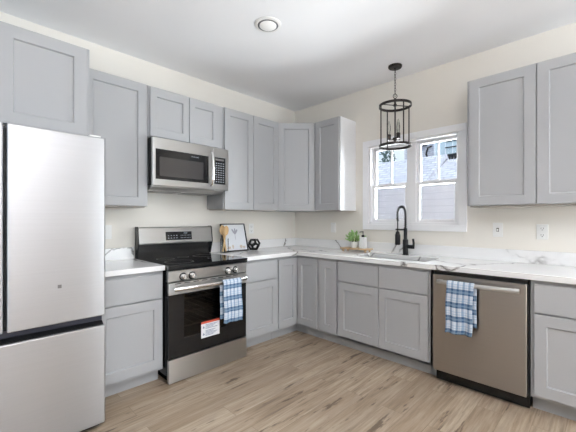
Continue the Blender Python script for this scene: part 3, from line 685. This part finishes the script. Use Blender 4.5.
# ------------------------------------------------------------------ towels
def towel(xf, u0, u1, d, zc, zf, zb, label, rr, seed, slant=0.0, lean=None):
    """cloth strip over a bar: front to zf, back to zb"""
    rn = random.Random(seed); path = []; L = 0; prev = None
    rad = rr
    pts = []
    n = 22
    for i in range(n + 1): pts.append((d + rad + .002, zf + (zc - zf) * i / n, 1 - i / n))
    for i in range(1, 9): a = math.pi * i / 9; pts.append((d + rad * math.cos(a), zc + (rad + .004) * math.sin(a), 0))
    for i in range(n + 1): pts.append((d - rad + 0.0, zc - (zc - zb) * i / n, i / n * .5))
    nu = 26; m = MB(xf); bm = m.bm; uvl = bm.loops.layers.uv.new('uv'); grid = []; acc = []
    for j, (dd_, z, t_) in enumerate(pts):
        if prev: L += math.hypot(dd_ - prev[0], z - prev[1])
        prev = (dd_, z); acc.append(L); row = []
        for i in range(nu + 1):
            s_ = i / nu; back = j > n + 8
            wv = (.006 * math.sin(s_ * 9 + seed) + .004 * math.sin(s_ * 21 + seed * 2)) * t_
            off = (wv + .007 * t_) if not back else (-abs(wv) * .2)
            uu = u0 + (u1 - u0) * s_ + (.006 * t_ * math.sin(z * 20 + seed)) + slant * t_ * (1 if not back else .4) + (.012 if back else 0)
            zz = z + (.010 * (s_ - .5) * t_ + .003 * math.sin(s_ * 12) * t_)
            row.append(m.v((uu, dd_ + off, zz)))
        grid.append(row)
    for j in range(len(pts) - 1):
        for i in range(nu):
            fc = m.face([grid[j][i], grid[j][i + 1], grid[j + 1][i + 1], grid[j + 1][i]])
            for lp, (a, b) in zip(fc.loops, ((i, j), (i + 1, j), (i + 1, j + 1), (i, j + 1))): lp[uvl].uv = ((u1 - u0) * a / nu + .01, acc[b] + .02)
    o = m.build('dish_towel', M['plaid'], None, smooth=80)
    so = o.modifiers.new('thick', 'SOLIDIFY'); so.thickness = .0035; so.offset = 0
    return tag(o, label, 'towel', 'blue plaid dish towels')
towel(XA, 1.495, 1.680, .7475, .733, .388, .42, 'blue and white plaid towel hung over the oven door handle', .0165, 1, slant=-.004)
towel(XB, 2.222, 2.400, .7045, .797, .440, .50, 'blue and white plaid towel hung over the dishwasher handle', .0155, 4, slant=-.012)

# ------------------------------------------------------------------ outlets and switches
def plate(name, xf, u, z, label, cat, group, kind):
    o = empty(name, xf @ Vector((u, 0, z)), label, cat, group)
    MB(xf).box((u - .037, .0, z - .06), (u + .037, .006, z + .06)).build('cover_plate', M['white'], o, bevel=.002)
    if kind == 'outlet':
        for dz in (-.026, .026):
            f = MB(xf).lathe([(.018, .006), (.018, .009), (.017, .0095)], (u, 0, z + dz), 20, 'y').build('socket', M['white'], o)
            MB(xf).box((u - .009, .0095, z + dz - .004), (u - .0065, .0099, z + dz + .008)).box((u + .0065, .0095, z + dz - .004), (u + .009, .0099, z + dz + .008)).box((u - .003, .0095, z + dz - .013), (u + .003, .0099, z + dz - .008)).build('slots', M['slot'], f)
    elif kind == 'rocker':
        MB(xf).box((u - .017, .006, z - .034), (u + .017, .010, z + .034)).build('rocker', M['white'], o, bevel=.002)
    else:
        MB(xf).box((u - .005, .006, z - .012), (u + .005, .016, z + .008)).build('toggle', M['white'], o, bevel=.002)
        MB(xf).box((u - .009, .006, z - .016), (u + .009, .0068, z + .016)).build('toggle_surround', M['slot'], o)
plate('light_switch', XB, .652, 1.168, 'white wall switch plate left of the potted plant', 'switch', None, 'rocker')
plate('light_switch', XB, 2.393, 1.178, 'white toggle switch plate just right of the window', 'switch', None, 'toggle')
plate('power_outlet', XB, 2.696, 1.168, 'white power outlet under the right-hand wall cabinet', 'outlet', None, 'outlet')
plate('power_outlet', XA, .769, 1.157, 'white power outlet above the black ornament', 'outlet', None, 'outlet')
plate('light_switch', XA, 2.350, 1.158, 'white wall plate beside the fridge above the short worktop', 'switch', None, 'rocker')

# ------------------------------------------------------------------ counter items
# wooden spoons in a glass jar
jx, jy = .165, -1.262
j = empty('glass_jar', (jx, jy, CT1), 'clear glass jar holding wooden spoons beside the range', 'jar')
MB().lathe([(.040, CT1), (.043, CT1 + .004), (.043, CT1 + .15), (.040, CT1 + .15), (.040, CT1 + .008), (.001, CT1 + .008)], (jx, jy, 0), 28).build('glass_wall', M['jar'], j, smooth=40)
def spoon(name, bx, by_, tx, ty, label, zt, yaw, spatula=False):
    b = Vector((bx, by_, CT1 + .012)); tp = Vector((tx, ty, zt)); d = (tp - b).normalized()
    s = d.cross(Vector((math.cos(yaw), math.sin(yaw), 0))).normalized(); nrm = s.cross(d).normalized()
    o = empty(name, b, label, 'spoon', 'wooden spoons in the jar'); m = MB(); Lh = (tp - b).length
    hl = .105; prof = []
    for i in range(9): prof.append((i / 8 * (Lh - hl), .010 + .001 * (i / 8), .006))
    for i in range(1, 13):
        q = i / 12; wdt = .010 + .030 * math.sin(math.pi * min(1, q * .93 + .07)) ** .7 if q < 1 else .004
        prof.append((Lh - hl + q * hl, wdt, .006 if q < .9 else .004))
    rings = []
    for (l, wd, th) in prof:
        bowl = 0
        rings.append([b + d * l + s * wd * math.cos(a) + nrm * (th * math.sin(a) * (.55 if l > Lh - hl else 1)) for a in [2 * math.pi * k / 14 for k in range(14)]])
    m.loft(rings).build('spoon_handle_and_head', M['spoon'], o, smooth=50)
    # dished bowl rim
    cpt = b + d * (Lh - hl * .48) + nrm * .003; pts = [cpt + d * .040 * math.cos(a) + s * .027 * math.sin(a) for a in [2 * math.pi * k / 24 for k in range(24)]]
    MB().tube(pts, .0035, 6, closed=True).build('bowl_rim', M['spoon'], o, smooth=50)
spoon('wooden_spoon', jx - .01, jy + .028, jx - .015, jy - .022, 'wooden spoon in the glass jar, head tilted towards the range', 1.205, R(0))
spoon('wooden_spoon', jx + .012, jy - .028, jx + .012, jy + .020, 'wooden spoon in the glass jar, head tilted towards the picture', 1.200, R(10))
# leaning picture
pf = empty('picture', (.13, -1.06, CT1), 'framed botanical print leaning on the wall beside the spoons', 'picture')
bx0, bx1, pz, s0, s1 = .130, .048, 1.215, -1.238, -.915
ang = math.atan2(bx0 - bx1, pz - CT1); Lp = math.hypot(bx0 - bx1, pz - CT1)
XP = Matrix.Translation((bx0, 0, CT1 + .002)) @ Matrix.Rotation(-ang, 4, 'Y') @ Matrix(((0, 1, 0, 0), (1, 0, 0, 0), (0, 0, 1, 0), (0, 0, 0, 1)))  # (u=y, depth, up)
MB(XP).box((s0, -.012, 0), (s1, .0, Lp)).build('backing', M['print_paper'], pf)
fw = .009
MB(XP).box((s0, -.014, 0), (s1, .012, fw)).box((s0, -.014, Lp - fw), (s1, .012, Lp)).box((s0, -.014, fw), (s0 + fw, .012, Lp - fw)).box((s1 - fw, -.014, fw), (s1, .012, Lp - fw)).build('frame', M['matte_black'], pf, bevel=.002)
m = MB(XP); c0 = (s0 + s1) / 2 + .012
def leafshape(m, c, ang_, l, w_, d=.0006):
    pts = []
    for k in range(16):
        a = 2 * math.pi * k / 16; x = w_ * math.sin(a) * (1 - .3 * math.cos(a)); y = l / 2 - l / 2 * math.cos(a)
        pts.append((c[0] + x * math.cos(ang_) - y * math.sin(ang_), c[1] + x * math.sin(ang_) + y * math.cos(ang_)))
    m.prism(pts, 1, 0, d)
for a in (-.62, -.12, .5): leafshape(m, (c0, .19), a, .07, .010)
m.box((c0 - .002, 0, .13), (c0 + .002, .0006, .2)); m.build('print_leaves', M['print_grey'], pf)
for (x, w_, h_) in ((-.10, .035, .022), (-.05, .02, .035), (.06, .03, .03), (.10, .028, .02)):
    m = MB(XP); leafshape(m, (c0 + x, .028), 0, h_ * 1.3, w_ * .6); m.build('print_pebble', M['print_tan'], pf)
# black geometric ornament (open dodecahedron)
ph = (1 + 5 ** .5) / 2; V = [Vector(p) for p in [(a, b, c_) for a in (-1, 1) for b in (-1, 1) for c_ in (-1, 1)] + [(0, a / ph, b * ph) for a in (-1, 1) for b in (-1, 1)] + [(a / ph, b * ph, 0) for a in (-1, 1) for b in (-1, 1)] + [(a * ph, 0, b / ph) for a in (-1, 1) for b in (-1, 1)]]
q = Vector((0, ph, 1)).rotation_difference(Vector((0, 0, -1))); oc = Vector((.135, -.835, CT1)); rad = .066
V = [q @ v for v in V]; V = [v / math.sqrt(3) * rad for v in V]; zmin = min(v.z for v in V)
orn = empty('geometric_ornament', oc, 'black open geometric ornament standing right of the framed print', 'ornament')
m = MB(); el = min((V[0] - v).length for v in V[1:])
for i in range(20):
    m.sphere(oc + V[i] + Vector((0, 0, -zmin + .0118)), .0118, 5)
    for k_ in range(i + 1, 20):
        if (V[i] - V[k_]).length < el * 1.05: m.tube([oc + V[i] + Vector((0, 0, -zmin + .0118)), oc + V[k_] + Vector((0, 0, -zmin + .0118))], .0115, 6)
m.build('wire_frame', M['matte_black'], orn, smooth=50)
# riser tray, plant, soap
t0x, t1x, ty0, ty1, tz = .915, 1.255, -.235, -.095, CT1 + .024
ty_ = empty('wooden_riser', ((t0x + t1x) / 2, -.165, CT1), 'small wooden riser tray on feet under the plant', 'tray')
MB().box((t0x, ty0, tz), (t1x, ty1, tz + .016)).build('board', M['tray'], ty_, bevel=.003)
for x in (t0x + .03, t1x - .03):
    for y in (ty0 + .025, ty1 - .025): MB().lathe([(.009, CT1), (.012, CT1 + .006), (.012, tz - .003), (.009, tz)], (x, y, 0), 14).build('foot', M['tray'], ty_, smooth=40)
tt = tz + .016
px_, py_ = 1.058, -.165
pl = empty('potted_plant', (px_, py_, tt), 'leafy pale green plant in a white ribbed pot', 'plant')
prof = [(.030, tt), (.036, tt + .012), (.040, tt + .05), (.039, tt + .066), (.036, tt + .066), (.034, tt + .055), (.001, tt + .055)]
m = MB(); n = 40; rings = []
for r_, h_ in prof: rings.append([(px_ + r_ * (1 + .03 * math.cos(20 * 2 * math.pi * i / n * .5)) * math.cos(2 * math.pi * i / n), py_ + r_ * (1 + .03 * math.cos(20 * 2 * math.pi * i / n * .5)) * math.sin(2 * math.pi * i / n), h_) for i in range(n)])
m.loft(rings).build('pot', M['ceramic'], pl, smooth=60)
MB().lathe([(.033, tt + .054), (.033, tt + .058), (.001, tt + .059)], (px_, py_, 0), 16).build('soil', M['soil'], pl)
rn = random.Random(11); lf = MB(); st = MB()
for i in range(26):
    a = rn.random() * 6.283; tilt = rn.random() * .95; L = .085 + .035 * rn.random(); b = Vector((px_ + .012 * math.cos(a), py_ + .012 * math.sin(a), tt + .055))
    d = Vector((math.sin(tilt) * math.cos(a), math.sin(tilt) * math.sin(a), math.cos(tilt))); e_ = b + d * L + Vector((0, 0, -.02 * tilt)); md = b + d * L * .55
    st.tube([b, md, e_], .0012, 5)
    for k_ in range(7):
        q_ = .35 + .65 * k_ / 6; p = b.lerp(e_, q_); dd = (d + Vector((rn.uniform(-1, 1), rn.uniform(-1, 1), rn.uniform(-.3, .8))) * .8).normalized()
        s_ = dd.cross(Vector((rn.uniform(-1, 1), rn.uniform(-1, 1), .4))).normalized(); nn = s_.cross(dd); l = .030 + .012 * rn.random(); w_ = l * .30
        P0 = lf.v(p); P1 = lf.v(p + dd * l * .45 + s_ * w_ + nn * .002); P2 = lf.v(p + dd * l); P3 = lf.v(p + dd * l * .45 - s_ * w_ + nn * .002); Pm = lf.v(p + dd * l * .5 - nn * .002)
        for f_ in ((P0, P1, Pm), (P1, P2, Pm), (P2, P3, Pm), (P3, P0, Pm)): lf.face(list(f_))
st.build('stems', M['stem'], pl); lf.build('leaves', M['leaf'], pl)
sx, sy = 1.180, -.178
so = empty('soap_dispenser', (sx, sy, tt), 'white square soap bottle with black pump on the riser', 'soap dispenser')
MB().box((sx - .031, sy - .026, tt), (sx + .031, sy + .026, tt + .122)).build('bottle', M['ceramic'], so, bevel=.006, seg=3)
MB().lathe([(.017, tt + .122), (.017, tt + .142), (.012, tt + .146), (.005, tt + .147), (.005, tt + .172), (.009, tt + .174), (.009, tt + .184), (.001, tt + .185)], (sx, sy, 0), 18).tube([(sx, sy, tt + .179), (sx - .018, sy - .018, tt + .179), (sx - .026, sy - .026, tt + .172)], .004, 8).build('pump', M['matte_black'], so, smooth=40)

# ------------------------------------------------------------------ pendant lantern
PX, PY = 1.604, -.292
pd = empty('pendant_lantern', (PX, PY, CH), 'black cylindrical cage pendant lantern hanging by a chain before the window', 'pendant lamp')
MB().lathe([(.064, CH), (.064, CH - .012), (.058, CH - .020), (.012, CH - .024), (.008, CH - .034)], (PX, PY, 0), 32).build('canopy', M['bronze'], pd, smooth=35)
m = MB(); z = CH - .034; i = 0
while z > 2.475:
    pts = []
    for k_ in range(16):
        a = 2 * math.pi * k_ / 16; x = .0075 * math.cos(a); h_ = .0165 * math.sin(a)
        pts.append((PX + (x if i % 2 else 0), PY + (0 if i % 2 else x), z - .012 + h_))
    m.tube(pts, .0021, 5, closed=True); z -= .026; i += 1
m.build('chain', M['bronze'], pd, smooth=50)
kk = .7071
m = MB().tube([(PX + .019 * math.cos(a) * kk, PY + .019 * math.cos(a) * kk, 2.452 + .021 * math.sin(a)) for a in [2 * math.pi * k_ / 20 for k_ in range(20)]], .0035, 6, closed=True)
m.lathe([(.006, 2.432), (.010, 2.43), (.010, 2.375), (.016, 2.373), (.016, 2.356), (.007, 2.354), (.007, 2.03)], (PX, PY, 0), 16).build('stem', M['bronze'], pd, smooth=40)
RL = .148
m = MB().ring((PX, PY, 2.360), RL, .006, .024, 48).ring((PX, PY, 1.973), RL, .006, .024, 48)
A_ = [R(56.6 + 90 * k_) for k_ in range(4)]
for a in A_[:1]: m.tube([(PX + RL * math.cos(a), PY + RL * math.sin(a), 2.364), (PX - RL * math.cos(a), PY - RL * math.sin(a), 2.364)], .0045, 6)
for a in A_: m.tube([(PX + RL * math.cos(a), PY + RL * math.sin(a), 2.360), (PX + RL * math.cos(a), PY + RL * math.sin(a), 1.973)], .0062, 8)
m.build('cage', M['bronze'], pd, smooth=40)
MB().lathe([(.020, 2.052), (.024, 2.045), (.024, 2.030), (.012, 2.022), (.006, 2.005), (.002, 2.0)], (PX, PY, 0), 20).build('hub', M['bronze'], pd, smooth=40)
for k_ in range(3):
    a = R(86.7 + 120 * k_); x, y = PX + .056 * math.cos(a), PY + .056 * math.sin(a)
    am = MB().tube([(PX + .02 * math.cos(a), PY + .02 * math.sin(a), 2.036), (x, y, 2.034)], .006, 8).lathe([(.015, 2.03), (.019, 2.034), (.019, 2.085), (.012, 2.088)], (x, y, 0), 16).build('lamp_socket', M['bronze'], pd, smooth=40)
    MB().lathe([(.010, 2.086), (.012, 2.105), (.0165, 2.14), (.013, 2.18), (.004, 2.215), (.001, 2.22)], (x, y, 0), 16).build('bulb', M['bulb'], am, smooth=60)
    MB().tube([(x, y, 2.088), (x + .003, y, 2.12), (x - .003, y, 2.15)], .0014, 5).build('filament', M['chrome'], am)

# ceiling light
cx_, cy_ = 1.235, -1.60
cl = empty('recessed_ceiling_light', (cx_, cy_, CH), 'round white recessed light in the ceiling', 'ceiling light')
MB().lathe([(.100, CH), (.100, CH - .004), (.092, CH - .008), (.074, CH - .009), (.072, CH - .001), (.070, CH)], (cx_, cy_, 0), 40, cap=False).build('trim_ring', M['white'], cl, smooth=35)
MB().lathe([(.078, CH - .001), (.078, CH - .0095), (.062, CH - .0096)], (cx_, cy_, 0), 40, cap=False).build('painted_gap_shade', M['gap'], cl)  # grey ring paints in the shade of the gap round the lens
MB().lathe([(.064, CH - .001), (.064, CH - .014), (.055, CH - .020), (.001, CH - .022)], (cx_, cy_, 0), 40).build('lens', M['lens'], cl, smooth=35)
